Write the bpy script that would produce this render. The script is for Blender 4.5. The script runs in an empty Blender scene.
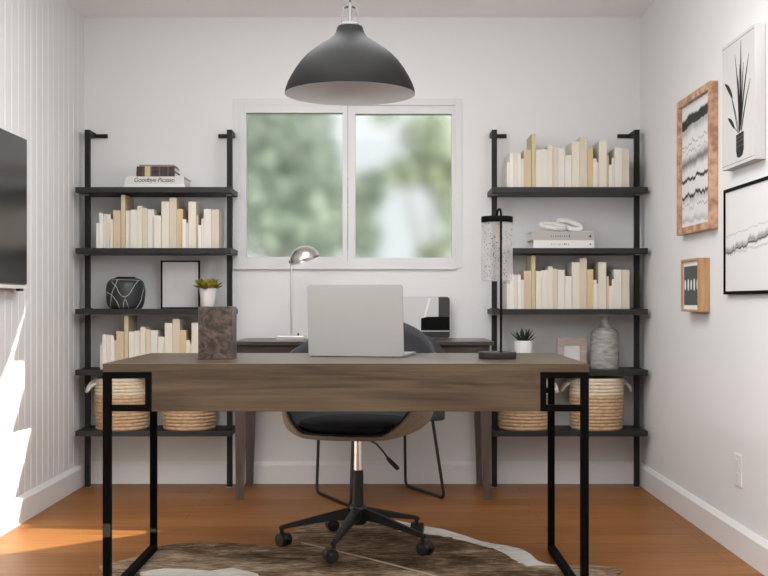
import bpy, bmesh, math, random
from mathutils import Vector, Matrix
R = math.radians
random.seed(7)
COL = bpy.context.scene.collection
FPX = 1120.0          # focal length in pixels
EYE = 0.95            # camera height
def X(px, Y): return (px - 385.0) * Y / FPX
def Z(py, Y): return EYE - (py - 302.0) * Y / FPX
def ground(px, py):   # a floor point
    Y = EYE * FPX / (py - 302.0)
    return (X(px, Y), Y)

# ------------------------------------------------------------------ materials
def new_mat(name):
    m = bpy.data.materials.new(name); m.use_nodes = True
    nt = m.node_tree
    return m, nt, nt.nodes['Principled BSDF']
def srgb(r, g, b):
    f = lambda c: (c/255/12.92) if c/255 <= .04045 else ((c/255+.055)/1.055)**2.4
    return (f(r), f(g), f(b), 1)
def plain(name, col, rough=.6, metal=0, spec=.5, coat=0):
    m, nt, p = new_mat(name)
    p.inputs['Base Color'].default_value = col
    p.inputs['Roughness'].default_value = rough
    p.inputs['Metallic'].default_value = metal
    p.inputs['Specular IOR Level'].default_value = spec
    p.inputs['Coat Weight'].default_value = coat
    return m
def coords(nt, scale=(1,1,1), rot=(0,0,0), kind='Object', loc=(0,0,0)):
    tc = nt.nodes.new('ShaderNodeTexCoord'); mp = nt.nodes.new('ShaderNodeMapping')
    mp.inputs['Scale'].default_value = scale; mp.inputs['Rotation'].default_value = rot
    mp.inputs['Location'].default_value = loc
    nt.links.new(tc.outputs[kind], mp.inputs['Vector'])
    return mp.outputs['Vector']
def noise(nt, vec, scale, detail=4, rough=.55, dist=0):
    n = nt.nodes.new('ShaderNodeTexNoise')
    n.inputs['Scale'].default_value = scale; n.inputs['Detail'].default_value = detail
    n.inputs['Roughness'].default_value = rough; n.inputs['Distortion'].default_value = dist
    nt.links.new(vec, n.inputs['Vector'])
    return n.outputs['Fac']
def ramp(nt, fac, stops):
    r = nt.nodes.new('ShaderNodeValToRGB')
    el = r.color_ramp.elements
    while len(el) < len(stops): el.new(.5)
    for e, (p, c) in zip(el, stops): e.position = p; e.color = c
    nt.links.new(fac, r.inputs['Fac'])
    return r.outputs['Color']
def mixc(nt, fac, a, b, mode='MIX'):
    m = nt.nodes.new('ShaderNodeMix'); m.data_type = 'RGBA'; m.blend_type = mode
    for sock, v in ((m.inputs['Factor'], fac), (m.inputs['A'], a), (m.inputs['B'], b)):
        pass
    ins = {'f': m.inputs[0], 'a': m.inputs[6], 'b': m.inputs[7]}
    for k, v in (('f', fac), ('a', a), ('b', b)):
        if hasattr(v, 'is_linked') or hasattr(v, 'links'): nt.links.new(v, ins[k])
        else: ins[k].default_value = v
    return m.outputs[2]
def math_(nt, op, a, b=None, c=None, clamp=False):
    m = nt.nodes.new('ShaderNodeMath'); m.operation = op; m.use_clamp = clamp
    for i, v in enumerate((a, b, c)):
        if v is None: continue
        if hasattr(v, 'links'): nt.links.new(v, m.inputs[i])
        else: m.inputs[i].default_value = v
    return m.outputs[0]
def bump(nt, p, h, strength=.3, dist=.01):
    b = nt.nodes.new('ShaderNodeBump'); b.inputs['Strength'].default_value = strength
    b.inputs['Distance'].default_value = dist
    nt.links.new(h, b.inputs['Height']); nt.links.new(b.outputs['Normal'], p.inputs['Normal'])

def speckled(name, c1, c2, scale=60, rough=.7, vscale=(1,1,1), bmp=0, lo=.35, hi=.65, detail=5, dist=0):
    m, nt, p = new_mat(name)
    f = noise(nt, coords(nt, vscale), scale, detail, .6, dist)
    nt.links.new(ramp(nt, f, [(lo, c1), (hi, c2)]), p.inputs['Base Color'])
    p.inputs['Roughness'].default_value = rough
    if bmp: bump(nt, p, f, bmp, .004)
    return m

def wood(name, dark, light, rough=.5, axis='X', fine=1.0, bmp=.05):
    m, nt, p = new_mat(name)
    sc = {'X': (1, 9, 9), 'Y': (9, 1, 9), 'Z': (9, 9, 1)}[axis]
    v = coords(nt, sc)
    big = noise(nt, v, 1.6*fine, 4, .55, 1.2)
    fin = noise(nt, coords(nt, tuple(s*(6 if s > 1 else 1.2) for s in sc)), 2.2*fine, 6, .65, .2)
    f = math_(nt, 'ADD', math_(nt, 'MULTIPLY', big, .62), math_(nt, 'MULTIPLY', fin, .38))
    nt.links.new(ramp(nt, f, [(.36, dark), (.62, light)]), p.inputs['Base Color'])
    p.inputs['Roughness'].default_value = rough
    if bmp: bump(nt, p, fin, bmp, .003)
    return m

M = {}
M['paint'] = plain('white wall paint', (.765, .762, .762, 1), .75, spec=.25)
M['panel'] = plain('white panel paint', (.76, .755, .75, 1), .55, spec=.3)
M['ceil'] = plain('ceiling paint', (.92, .905, .895, 1), .9, spec=.2)
M['trim'] = plain('white trim paint', (.80, .795, .79, 1), .4, spec=.4)
M['winframe'] = plain('white window frame paint', (.69, .685, .68, 1), .45, spec=.35)
M['plate'] = plain('white plastic', (.80, .79, .78, 1), .3)
M['black'] = plain('black powder coat', (.0035, .0032, .003, 1), .6, spec=.04)
M['shelf'] = speckled('charcoal stained shelf', (.007,.0066,.006,1), (.012,.0112,.010,1), 6, .55, (1, 12, 12))
M['upright'] = plain('charcoal steel', (.012, .0115, .0105, 1), .5, spec=.25)
M['clip'] = plain('brushed steel clip', (.55, .54, .52, 1), .35, 1)
M['chrome'] = plain('chrome', (.80, .79, .78, 1), .12, 1)
M['nickel'] = plain('brushed nickel', (.62, .60, .57, 1), .28, 1)
M['silver'] = plain('silver aluminium', (.40, .395, .38, 1), .5, .6)
M['keys'] = plain('black keys', (.02, .02, .022, 1), .5)
M['darkscreen'] = plain('dark glass screen', (.022, .022, .022, 1), .22, spec=.5)
M['white_cer'] = plain('white ceramic', (.80, .79, .77, 1), .25, spec=.5)
M['white_matte'] = speckled('white plaster', (.66,.63,.60,1), (.80,.775,.75,1), 30, .8)
M['desk_x'] = wood('greige oak', (.033, .021, .0115, 1), (.112, .076, .044, 1), .32)
M['walnut_x'] = wood('dark walnut', (.026, .018, .014, 1), (.065, .045, .035, 1), .28)
M['walnut_z'] = wood('dark walnut upright grain', (.050, .036, .030, 1), (.115, .082, .067, 1), .4, 'Z')
M['oak_z'] = wood('warm oak', (.36, .20, .09, 1), (.55, .33, .16, 1), .5, 'Z', 2.0)
M['cork'] = speckled('warm mottled wood frame', (.34,.18,.10,1), (.62,.38,.25,1), 22, .6, (1,1,1), 0, .40, .60)
M['pinkwood'] = speckled('whitewashed pink wood', (.36,.28,.24,1), (.52,.42,.37,1), 8, .7, (3,3,18))
M['marble_br'] = speckled('brown marble', (.020,.012,.008,1), (.15,.105,.08,1), 44, .35, (1,1,1.1), 0, .40, .74, 9, .7)
M['concrete'] = speckled('grey stone glaze', (.20,.19,.175,1), (.42,.41,.385,1), 14, .55, (1,1,4), .15, .36, .62, 7, .6)
M['charcoal'] = speckled('charcoal felt', (.026,.028,.033,1), (.045,.048,.054,1), 220, .9)
M['greyfelt'] = speckled('dark grey felt', (.05,.05,.052,1), (.08,.08,.082,1), 220, .9)
M['blackseat'] = speckled('black upholstery', (.008,.008,.009,1), (.014,.014,.015,1), 200, .85)
M['taupe'] = wood('pale taupe bent ply', (.22, .165, .115, 1), (.33, .255, .185, 1), .5)
M['plastic'] = plain('black plastic', (.012, .0115, .011, 1), .42, spec=.45)
M['pend'] = plain('dark grey enamel', (.0095, .0094, .0088, 1), .5, spec=.10)
M['pend_in'] = plain('pale enamel', (.50, .495, .485, 1), .7)
M['socket'] = plain('satin grey metal', (.20, .195, .185, 1), .5, .5)
M['brass'] = plain('aged brass', (.42, .27, .12, 1), .35, 1)
M['bronze'] = plain('dark bronze', (.016, .014, .012, 1), .45, 0)
M['rope_tan'] = speckled('tan seagrass coil', (.40,.255,.14,1), (.62,.43,.27,1), 42, .85, (1,1,2.5), .3, .3, .66)
M['rope_pale'] = speckled('pale cotton coil', (.58,.47,.33,1), (.74,.64,.49,1), 42, .85, (1,1,2.5), .3, .3, .66)
M['rope_white'] = speckled('off-white cotton rope', (.62,.57,.50,1), (.78,.74,.67,1), 60, .85)
M['basket_in'] = plain('basket inside', (.30, .21, .13, 1), .9)
M['paper'] = plain('white paper', (.80, .79, .77, 1), .8)
M['greypaper'] = speckled('blank pale paper', (.66,.65,.64,1), (.70,.69,.68,1), 3, .7)
M['ink'] = plain('black ink', (.012, .012, .012, 1), .8)
M['midink'] = plain('grey ink', (.10, .095, .09, 1), .8)
M['matgrey'] = plain('dark grey print', (.085, .083, .078, 1), .7)
M['vein'] = plain('pale vein glaze', (.50, .50, .48, 1), .4)
M['vase_black'] = speckled('black glazed clay', (.008,.010,.011,1), (.035,.042,.044,1), 7, .4, (1,1,1))
M['soil'] = plain('dark soil', (.03, .02, .014, 1), .95)
M['succ'] = speckled('olive succulent leaf', (.075,.085,.010,1), (.46,.38,.05,1), 26, .5, (1,1,1), 0, .35, .65, 2)
M['aloe'] = speckled('dark green aloe leaf', (.018,.030,.016,1), (.050,.075,.042,1), 25, .5)
M['trunk'] = speckled('grey bark', (.02,.019,.015,1), (.045,.042,.035,1), 12, .9)
M['lawn'] = speckled('lawn', (.05,.09,.03,1), (.10,.16,.06,1), 5, .95)
M['leather'] = None

def leather_mat():
    m, nt, p = new_mat('maroon leather with gilt band')
    v = coords(nt, (1,1,1)); s = nt.nodes.new('ShaderNodeSeparateXYZ'); nt.links.new(v, s.inputs[0])
    f = noise(nt, coords(nt, (30, 1, 2)), 3, 3)
    base = ramp(nt, f, [(.40, (.012,.006,.006,1)), (.60, (.055,.020,.018,1))])
    g = math_(nt, 'LESS_THAN', math_(nt, 'ABSOLUTE', math_(nt, 'SUBTRACT', s.outputs['X'], -.040)), .014)
    g2 = math_(nt, 'LESS_THAN', math_(nt, 'ABSOLUTE', math_(nt, 'SUBTRACT', math_(nt, 'FRACT', math_(nt, 'MULTIPLY', s.outputs['X'], 24)), .5)), .07)
    c = mixc(nt, math_(nt, 'MULTIPLY', g2, .22), base, (.38,.28,.15,1))
    c = mixc(nt, g, c, (.55,.42,.24,1))
    nt.links.new(c, p.inputs['Base Color']); p.inputs['Roughness'].default_value = .45
    return m
M['leather'] = leather_mat()

def floor_mat():
    m, nt, p = new_mat('brown oak planks')
    v = coords(nt, (1, 1, 1), loc=(.3, .05, 0))
    b = nt.nodes.new('ShaderNodeTexBrick'); nt.links.new(v, b.inputs['Vector'])
    b.offset = .37; b.offset_frequency = 2
    b.inputs['Scale'].default_value = 1.0
    b.inputs['Brick Width'].default_value = 1.55; b.inputs['Row Height'].default_value = .165
    b.inputs['Mortar Size'].default_value = .0012; b.inputs['Mortar Smooth'].default_value = .1
    b.inputs['Color1'].default_value = (.245, .098, .028, 1); b.inputs['Color2'].default_value = (.325, .137, .040, 1)
    b.inputs['Mortar'].default_value = (.10, .042, .018, 1)
    g = noise(nt, coords(nt, (1.2, 16, 1)), 2.2, 6, .6, .6)
    gr = ramp(nt, g, [(.3, (.72, .70, .68, 1)), (.7, (1.1, 1.1, 1.1, 1))])
    c = mixc(nt, 1.0, b.outputs['Color'], gr, 'MULTIPLY')
    nt.links.new(c, p.inputs['Base Color'])
    p.inputs['Roughness'].default_value = .42; p.inputs['Specular IOR Level'].default_value = .16
    bump(nt, p, g, .05, .002)
    return m
M['floor'] = floor_mat()

def hide_mat(name, stops, scale=2.2, mixv=(.5, .5)):
    m, nt, p = new_mat(name)
    big = noise(nt, coords(nt, (1, 1.8, 1), (0, 0, R(-14))), scale, 5, .62, .8)
    fin = noise(nt, coords(nt, (4, 17, 1), (0, 0, R(-24))), 2.4, 7, .74, 2.0)
    f = math_(nt, 'ADD', math_(nt, 'MULTIPLY', big, mixv[0]), math_(nt, 'MULTIPLY', fin, mixv[1]))
    nt.links.new(ramp(nt, f, stops), p.inputs['Base Color'])
    p.inputs['Roughness'].default_value = .85; p.inputs['Specular IOR Level'].default_value = .15
    bump(nt, p, fin, .4, .006)
    return m
M['hide'] = hide_mat('brindle cowhide', [(.37, (.017,.009,.004,1)), (.43, (.062,.035,.018,1)), (.475, (.135,.085,.046,1)), (.525, (.27,.185,.115,1)), (.60, (.52,.42,.31,1))])
M['hide_white'] = hide_mat('white cowhide', [(.36, (.16,.11,.07,1)), (.42, (.55,.51,.45,1)), (.55, (.76,.73,.69,1))])
M['seam'] = plain('cream hide seam', (.50, .41, .31, 1), .8)

def pane_mat():
    m = bpy.data.materials.new('softly frosted window glass'); m.use_nodes = True
    nt = m.node_tree; nt.nodes.clear()
    out = nt.nodes.new('ShaderNodeOutputMaterial')
    rf = nt.nodes.new('ShaderNodeBsdfRefraction'); rf.inputs['Roughness'].default_value = .125
    rf.inputs['IOR'].default_value = 1.45; rf.inputs['Color'].default_value = (.97, .985, .975, 1)
    gl = nt.nodes.new('ShaderNodeBsdfGlossy'); gl.inputs['Roughness'].default_value = .05
    mx = nt.nodes.new('ShaderNodeMixShader'); mx.inputs[0].default_value = .015
    nt.links.new(rf.outputs[0], mx.inputs[1]); nt.links.new(gl.outputs[0], mx.inputs[2])
    nt.links.new(mx.outputs[0], out.inputs['Surface'])
    return m
M['pane'] = pane_mat()

def seeded_mat():
    m = bpy.data.materials.new('seeded clear glass'); m.use_nodes = True
    nt = m.node_tree; nt.nodes.clear()
    out = nt.nodes.new('ShaderNodeOutputMaterial')
    tr = nt.nodes.new('ShaderNodeBsdfTransparent'); tr.inputs['Color'].default_value = (.93, .93, .925, 1)
    gl = nt.nodes.new('ShaderNodeBsdfGlossy'); gl.inputs['Roughness'].default_value = .08
    df = nt.nodes.new('ShaderNodeBsdfDiffuse'); df.inputs['Color'].default_value = (.035, .034, .032, 1)
    mx = nt.nodes.new('ShaderNodeMixShader'); mx.inputs[0].default_value = .10
    hz = nt.nodes.new('ShaderNodeBsdfTranslucent'); hz.inputs['Color'].default_value = (.80, .795, .785, 1)
    hd = nt.nodes.new('ShaderNodeBsdfDiffuse'); hd.inputs['Color'].default_value = (.70, .695, .685, 1)
    h1 = nt.nodes.new('ShaderNodeMixShader'); h1.inputs[0].default_value = .5
    nt.links.new(hz.outputs[0], h1.inputs[1]); nt.links.new(hd.outputs[0], h1.inputs[2])
    h2 = nt.nodes.new('ShaderNodeMixShader'); h2.inputs[0].default_value = .36
    nt.links.new(tr.outputs[0], h2.inputs[1]); nt.links.new(h1.outputs[0], h2.inputs[2])
    nt.links.new(h2.outputs[0], mx.inputs[1]); nt.links.new(gl.outputs[0], mx.inputs[2])
    mx.inputs[0].default_value = .05
    v = coords(nt, (1, 1, .75))
    n1 = noise(nt, v, 210, 2, .5)
    n2 = noise(nt, coords(nt, (1, 1, 1)), 14, 2)
    th = math_(nt, 'ADD', math_(nt, 'MULTIPLY', n1, 1.0), math_(nt, 'MULTIPLY', n2, .25))
    k = ramp(nt, th, [(.735, (0,0,0,1)), (.79, (.8,.8,.8,1))])
    mx2 = nt.nodes.new('ShaderNodeMixShader')
    nt.links.new(k, mx2.inputs[0]); nt.links.new(mx.outputs[0], mx2.inputs[1]); nt.links.new(df.outputs[0], mx2.inputs[2])
    nt.links.new(mx2.outputs[0], out.inputs['Surface'])
    return m
M['seeded'] = seeded_mat()

def leaf_mat(name, a, b, c):
    m, nt, p = new_mat(name)
    f = noise(nt, coords(nt), 3.5, 4, .7)
    nt.links.new(ramp(nt, f, [(.35, a), (.5, b), (.68, c)]), p.inputs['Base Color'])
    p.inputs['Roughness'].default_value = .7
    p.inputs['Subsurface Weight'].default_value = 0
    return m

def stroke_art(name, ground_col, strokes, ax='Y'):
    """ink strokes on paper: (v, half thickness, slope, wobble, strength) with u along the wall, v up"""
    m, nt, p = new_mat(name)
    s = nt.nodes.new('ShaderNodeSeparateXYZ'); nt.links.new(coords(nt), s.inputs[0])
    u, v = s.outputs[ax], s.outputs['Z']
    wob = noise(nt, coords(nt, (1, 7, 1.5)), 2.0, 5, .65)
    wob = math_(nt, 'SUBTRACT', wob, .5)
    grain = noise(nt, coords(nt, (1, 5, 14)), 2.2, 5, .65)
    tot = None
    for i, (v0, ht, sl, wb, st, soft) in enumerate(strokes):
        c = math_(nt, 'ADD', math_(nt, 'MULTIPLY', u, sl), math_(nt, 'MULTIPLY', wob, wb))
        d = math_(nt, 'ABSOLUTE', math_(nt, 'SUBTRACT', math_(nt, 'SUBTRACT', v, v0), c))
        k = math_(nt, 'DIVIDE', math_(nt, 'SUBTRACT', ht, d), soft, clamp=True)
        g = math_(nt, 'MULTIPLY', math_(nt, 'SUBTRACT', grain, .22), 6.0, clamp=True)
        k = math_(nt, 'MULTIPLY', math_(nt, 'MULTIPLY', k, g), st)
        tot = k if tot is None else math_(nt, 'MAXIMUM', tot, k)
    nt.links.new(mixc(nt, tot, ground_col, (.010, .010, .011, 1)), p.inputs['Base Color'])
    p.inputs['Roughness'].default_value = .6
    return m

# ------------------------------------------------------------------ mesh helpers
class MB:
    def __init__(s): s.bm = bmesh.new(); s.smooth = False
    def box(s, a, b, bev=0, mat=None):
        bm2 = bmesh.new(); bmesh.ops.create_cube(bm2, size=1)
        a = Vector(a); b = Vector(b); c = (a+b)/2; d = b-a
        for v in bm2.verts: v.co = Vector((v.co.x*abs(d.x), v.co.y*abs(d.y), v.co.z*abs(d.z))) + c
        if bev: bmesh.ops.bevel(bm2, geom=list(bm2.edges), offset=bev, segments=2, affect='EDGES', profile=.6)
        s.join(bm2, mat); return s
    def join(s, bm2, mat=None):
        if mat is not None:
            for v in bm2.verts: v.co = mat @ v.co
        me = bpy.data.meshes.new('tmp'); bm2.to_mesh(me); bm2.free(); s.bm.from_mesh(me); bpy.data.meshes.remove(me)
    def prism(s, pts, h0, h1, axis='Z'):
        """2D polygon extruded along an axis; (p,q) -> XY / XZ / YZ"""
        def mk(p, q, h): return {'Z': (p, q, h), 'Y': (p, h, q), 'X': (h, p, q)}[axis]
        bm2 = bmesh.new()
        vs = [bm2.verts.new(mk(p, q, h0)) for p, q in pts]
        es = [bm2.edges.new((vs[i], vs[(i+1) % len(vs)])) for i in range(len(vs))]
        r = bmesh.ops.triangle_fill(bm2, use_beauty=True, use_dissolve=False, edges=es)
        fs = [f for f in bm2.faces]
        ex = bmesh.ops.extrude_face_region(bm2, geom=fs)
        d = Vector(mk(0, 0, h1-h0))
        for g in ex['geom']:
            if isinstance(g, bmesh.types.BMVert): g.co += d
        bmesh.ops.recalc_face_normals(bm2, faces=bm2.faces)
        s.join(bm2); return s
    def lathe(s, prof, c=(0,0,0), n=40, axis=None, closed=True):
        bm2 = bmesh.new(); rings = []
        for r, z in prof:
            if r < 1e-6: rings.append([bm2.verts.new((0, 0, z))])
            else: rings.append([bm2.verts.new((r*math.cos(2*math.pi*i/n), r*math.sin(2*math.pi*i/n), z)) for i in range(n)])
        for A, B in zip(rings, rings[1:]):
            for i in range(n):
                j = (i+1) % n
                if len(A) == 1 and len(B) == 1: continue
                if len(A) == 1: bm2.faces.new((A[0], B[j], B[i]))
                elif len(B) == 1: bm2.faces.new((A[i], A[j], B[0]))
                else: bm2.faces.new((A[i], A[j], B[j], B[i]))
        bmesh.ops.recalc_face_normals(bm2, faces=bm2.faces)
        mat = Matrix.Translation(c)
        if axis is not None: mat = mat @ Vector((0,0,1)).rotation_difference(Vector(axis)).to_matrix().to_4x4()
        s.join(bm2, mat); s.smooth = True; return s
    def cyl(s, c0, c1, r, r1=None, n=24):
        c0 = Vector(c0); c1 = Vector(c1); L = (c1-c0).length
        r1 = r if r1 is None else r1
        e = min(.0015, r*.2, L*.2)
        return s.lathe([(0,0),(r-e,0),(r,e),(r1,L-e),(r1-e,L),(0,L)], c0, n, c1-c0)
    def tube(s, pts, r, n=10, closed=False, radii=None):
        pts = [Vector(p) for p in pts]; N = len(pts); bm2 = bmesh.new(); rings = []
        up = None
        for i, p in enumerate(pts):
            a = pts[i-1] if (i > 0 or closed) else pts[i]
            b = pts[(i+1) % N] if (i < N-1 or closed) else pts[i]
            t = (b-a).normalized()
            if up is None:
                up = Vector((0,0,1)) if abs(t.z) < .9 else Vector((1,0,0))
            x = (up - t*up.dot(t)).normalized(); up = x; y = t.cross(x)
            rr = radii[i] if radii else r
            rings.append([bm2.verts.new(p + rr*(math.cos(2*math.pi*k/n)*x + math.sin(2*math.pi*k/n)*y)) for k in range(n)])
        rng = range(N) if closed else range(N-1)
        for i in rng:
            A, B = rings[i], rings[(i+1) % N]
            off = 0
            if closed and i == N-1:
                off = min(range(n), key=lambda o: sum((A[k].co-B[(k+o) % n].co).length for k in range(n)))
            for k in range(n):
                bm2.faces.new((A[k], A[(k+1) % n], B[(k+1+off) % n], B[(k+off) % n]))
        if not closed:
            bm2.faces.new(rings[0][::-1]); bm2.faces.new(rings[-1])
        bmesh.ops.recalc_face_normals(bm2, faces=bm2.faces)
        s.join(bm2); s.smooth = True; return s
    def ball(s, c, rad, seg=16):
        bm2 = bmesh.new(); bmesh.ops.create_uvsphere(bm2, u_segments=seg, v_segments=seg//2+2, radius=1)
        rad = rad if hasattr(rad, '__len__') else (rad,)*3
        for v in bm2.verts: v.co = Vector((v.co.x*rad[0], v.co.y*rad[1], v.co.z*rad[2])) + Vector(c)
        s.join(bm2); s.smooth = True; return s
    def leaf(s, base, d, L, w, th=.25, bend=0):
        """a pointed, slightly thick leaf"""
        d = Vector(d).normalized()
        side = d.cross(Vector((0,0,1)))
        side = side.normalized() if side.length > 1e-4 else Vector((1,0,0))
        nrm = side.cross(d); bm2 = bmesh.new(); rings = []
        for t, k in ((0,.55),(.3,.9),(.6,1),(.82,.62),(1,.04)):
            p = Vector(base) + d*L*t + Vector((0,0,bend*L*t*t))
            rings.append([bm2.verts.new(p + side*w*.5*k*a + nrm*w*.5*k*b*th*2) for a, b in ((1,.25),(0,.5),(-1,.25),(0,-.5))])
        for A, B in zip(rings, rings[1:]):
            for i in range(4): bm2.faces.new((A[i], A[(i+1)%4], B[(i+1)%4], B[i]))
        bm2.faces.new(rings[0][::-1]); bm2.faces.new(rings[-1])
        bmesh.ops.recalc_face_normals(bm2, faces=bm2.faces)
        s.join(bm2); return s

def wloc(o):
    v = Vector((0,0,0))
    while o is not None: v += Vector(o.location); o = o.parent
    return v
def obj(name, mb, mat, parent=None, local=False, origin=None, smooth=None):
    me = bpy.data.meshes.new(name)
    off = Vector(origin) if origin is not None else (wloc(parent) if parent is not None and not local else Vector((0,0,0)))
    if origin is not None and parent is not None: off = Vector((0,0,0))
    for v in mb.bm.verts: v.co -= off
    sm = mb.smooth if smooth is None else smooth
    if sm:
        for f in mb.bm.faces: f.smooth = True
        for e in mb.bm.edges:
            if len(e.link_faces) == 2 and e.calc_face_angle(0) > R(38): e.smooth = False
    mb.bm.to_mesh(me); mb.bm.free()
    me.materials.append(M[mat] if isinstance(mat, str) else mat)
    o = bpy.data.objects.new(name, me); COL.objects.link(o)
    if parent is not None: o.parent = parent
    elif origin is not None: o.location = origin
    return o
def tag(o, label, cat, group=None):
    o['label'] = label; o['category'] = cat
    if group: o['group'] = group
    return o
def thing(name, label, cat, loc, rz=0, group=None):
    o = bpy.data.objects.new(name, None); COL.objects.link(o)
    o.location = loc; o.rotation_euler = (0, 0, rz); o.empty_display_size = .1
    return tag(o, label, cat, group)
def struct(name, mb, mat, parent=None):
    o = obj(name, mb, mat, parent)
    if parent is None: o['kind'] = 'structure'
    return o
def copy_tree(o, parent=None):
    c = o.copy(); COL.objects.link(c)
    if parent is not None: c.parent = parent
    for ch in list(o.children): copy_tree(ch, c)
    return c
def text_mesh(body, size):
    cu = bpy.data.curves.new('lettering', 'FONT'); cu.body = body; cu.size = size; cu.extrude = .0002
    cu.shear = .25; cu.align_x = 'CENTER'; cu.align_y = 'CENTER'; cu.space_character = .95
    t = bpy.data.objects.new('lettering', cu); COL.objects.link(t)
    bpy.context.view_layer.update()
    dg = bpy.context.evaluated_depsgraph_get()
    me = bpy.data.meshes.new_from_object(t.evaluated_get(dg))
    bpy.data.objects.remove(t); bpy.data.curves.remove(cu)
    mb = MB(); mb.bm.from_mesh(me); bpy.data.meshes.remove(me)
    return mb

# ------------------------------------------------------------------ room
YW = 5.864; XL = -1.575; XR = 1.335; ZC = 2.44; YN = -.8
b = MB(); b.box((XL-.12, YN, -.08), (XR+.12, YW+.12, 0)); struct('floor', b, 'floor')
b = MB(); b.box((XL-.12, YN, ZC), (XR+.12, YW+.12, ZC+.1)); struct('ceiling', b, 'ceil')
WX0, WX1, WZ0, WZ1 = -.765, .372, 1.158, 1.985     # window opening
b = MB()
b.box((XL-.12, YW, 0), (WX0, YW+.12, ZC)); b.box((WX1, YW, 0), (XR+.12, YW+.12, ZC))
b.box((WX0, YW, 0), (WX1, YW+.12, WZ0)); b.box((WX0, YW, WZ1), (WX1, YW+.12, ZC))
struct('wall_back', b, 'paint')
# left wall: vertical boards with V grooves
prof = [(YN, XL-.12)]; y = YN
pts = [(XL, YN)]
pitch = .085; g = .008
yy = YN + pitch
while yy < YW - .01:
    pts += [(XL, yy-g), (XL-.0024, yy-.002), (XL-.0024, yy+.002), (XL, yy+g)]; yy += pitch
pts += [(XL, YW), (XL-.12, YW), (XL-.12, YN)]
b = MB(); b.prism(pts, 0, ZC); struct('wall_left', b, 'panel')

# right wall, one solid slab without openings
b = MB(); b.box((XR, YN, 0), (XR+.12, YW+.12, ZC)); struct('wall_right', b, 'paint')
# unseen front wall, added; its opening is shaped to cast the sun patch
SUN = Vector((-1.25, 5.0, -1.1))
def back_project(p):
    p = Vector(p); t = (p.y - YN) / SUN.y
    q = p - SUN*t
    return (q.x, q.z)
def wallp(px, py):
    S = (385-px)/1.575; return (XL, FPX/S, EYE-(py-302)/S)
lit = [wallp(*q) for q in [(37,272),(24,315),(12.5,361),(24,361),(24,387),(12,433),(31,428),(24,461),(14.6,498),(24,499),(19,524)]]
lit += [(*ground(33,525), 0), (*ground(22,528), 0), (*ground(165,531), 0), (*ground(0,555), 0)]
lit += [(XL, 3.9, .0), (XL, 3.9, .35), wallp(0,381), wallp(8,362), wallp(22.5,317)]
hole = [back_project(p) for p in lit]
cu = bpy.data.curves.new('front_wall_outline', 'CURVE'); cu.dimensions = '2D'; cu.fill_mode = 'BOTH'; cu.extrude = .002
for pl in ([(XL-.12, 0), (XR+.12, 0), (XR+.12, ZC), (XL-.12, ZC)], hole):
    sp = cu.splines.new('POLY'); sp.points.add(len(pl)-1); sp.use_cyclic_u = True
    for pt, (p, q) in zip(sp.points, pl): pt.co = (p, q, 0, 1)
t = bpy.data.objects.new('front_wall_outline', cu); COL.objects.link(t); bpy.context.view_layer.update()
me = bpy.data.meshes.new_from_object(t.evaluated_get(bpy.context.evaluated_depsgraph_get()))
bpy.data.objects.remove(t); bpy.data.curves.remove(cu)
b = MB(); b.bm.from_mesh(me); bpy.data.meshes.remove(me)
for v in b.bm.verts: v.co = Vector((v.co.x, YN+v.co.z, v.co.y))
bmesh.ops.recalc_face_normals(b.bm, faces=b.bm.faces)
struct('wall_front_sun_mask', b, 'paint')

# baseboards with a sloped top
BH = .115
def bbprof(d, s): return [(0,0),(s*d,0),(s*d,BH-.018),(s*d*.45,BH-.004),(s*d*.35,BH),(0,BH)]
b = MB(); b.prism([(YW-p, q) for p, q in bbprof(.016, 1)], XL, XR, 'X'); struct('baseboard_back', b, 'trim')
b = MB(); b.prism([(XL+p, q) for p, q in bbprof(.018, 1)], YN, YW-.0165, 'Y'); struct('baseboard_left', b, 'trim')
b = MB(); b.prism([(XR-p, q) for p, q in bbprof(.018, 1)], YN, YW-.0165, 'Y'); struct('baseboard_right', b, 'trim')

# window
OX0, OX1, OZ0, OZ1 = X(233,YW), X(462,YW), Z(268,YW), Z(98.5,YW)
def ring(b, x0, x1, z0, z1, w, y0, y1, bev=.002, wr=None, wt=None, wb=None):
    wr = w if wr is None else wr; wt = w if wt is None else wt; wb = w if wb is None else wb
    b.box((x0, y0, z0), (x0+w, y1, z1), bev); b.box((x1-wr, y0, z0), (x1, y1, z1), bev)
    b.box((x0+w, y0, z1-wt), (x1-wr, y1, z1), bev); b.box((x0+w, y0, z0), (x1-wr, y1, z0+wb), bev)
PL0, PL1, PR0, PR1 = X(246,YW), X(342.5,YW), X(355.5,YW), X(452,YW)
PZ0, PZ1 = Z(257,YW), Z(112.8,YW)
b = MB(); ring(b, OX0, OX1, OZ0, OZ1, .0365, YW-.0055, YW+.004, .0015)
win = struct('window_1', b, 'winframe')
b = MB(); ring(b, WX0+.001, X(347.5,YW), WZ0+.001, WZ1-.001, PL0-WX0, YW-.004, YW+.05, .002, X(347.5,YW)-PL1, WZ1-PZ1, PZ0-WZ0); obj('fixed_sash', b, 'winframe', win)
b = MB(); ring(b, X(348,YW), WX1-.001, WZ0+.001, WZ1-.001, PR0-X(348,YW), YW+.004, YW+.058, .002, WX1-PR1, WZ1-PZ1+.004, PZ0-WZ0-.004); obj('sliding_sash', b, 'winframe', win)
b = MB(); b.box((OX0, YW-.016, OZ0-.008), (OX1-.03, YW+.002, OZ0+.004), .002); obj('sill', b, 'winframe', win)
b = MB(); b.box((PL0-.01, YW+.025, PZ0-.01), (PL1+.01, YW+.029, PZ1+.01)); obj('pane', b, 'pane', win)
b = MB(); b.box((PR0-.01, YW+.034, PZ0-.01), (PR1+.01, YW+.038, PZ1+.01)); obj('pane', b, 'pane', win)

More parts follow.
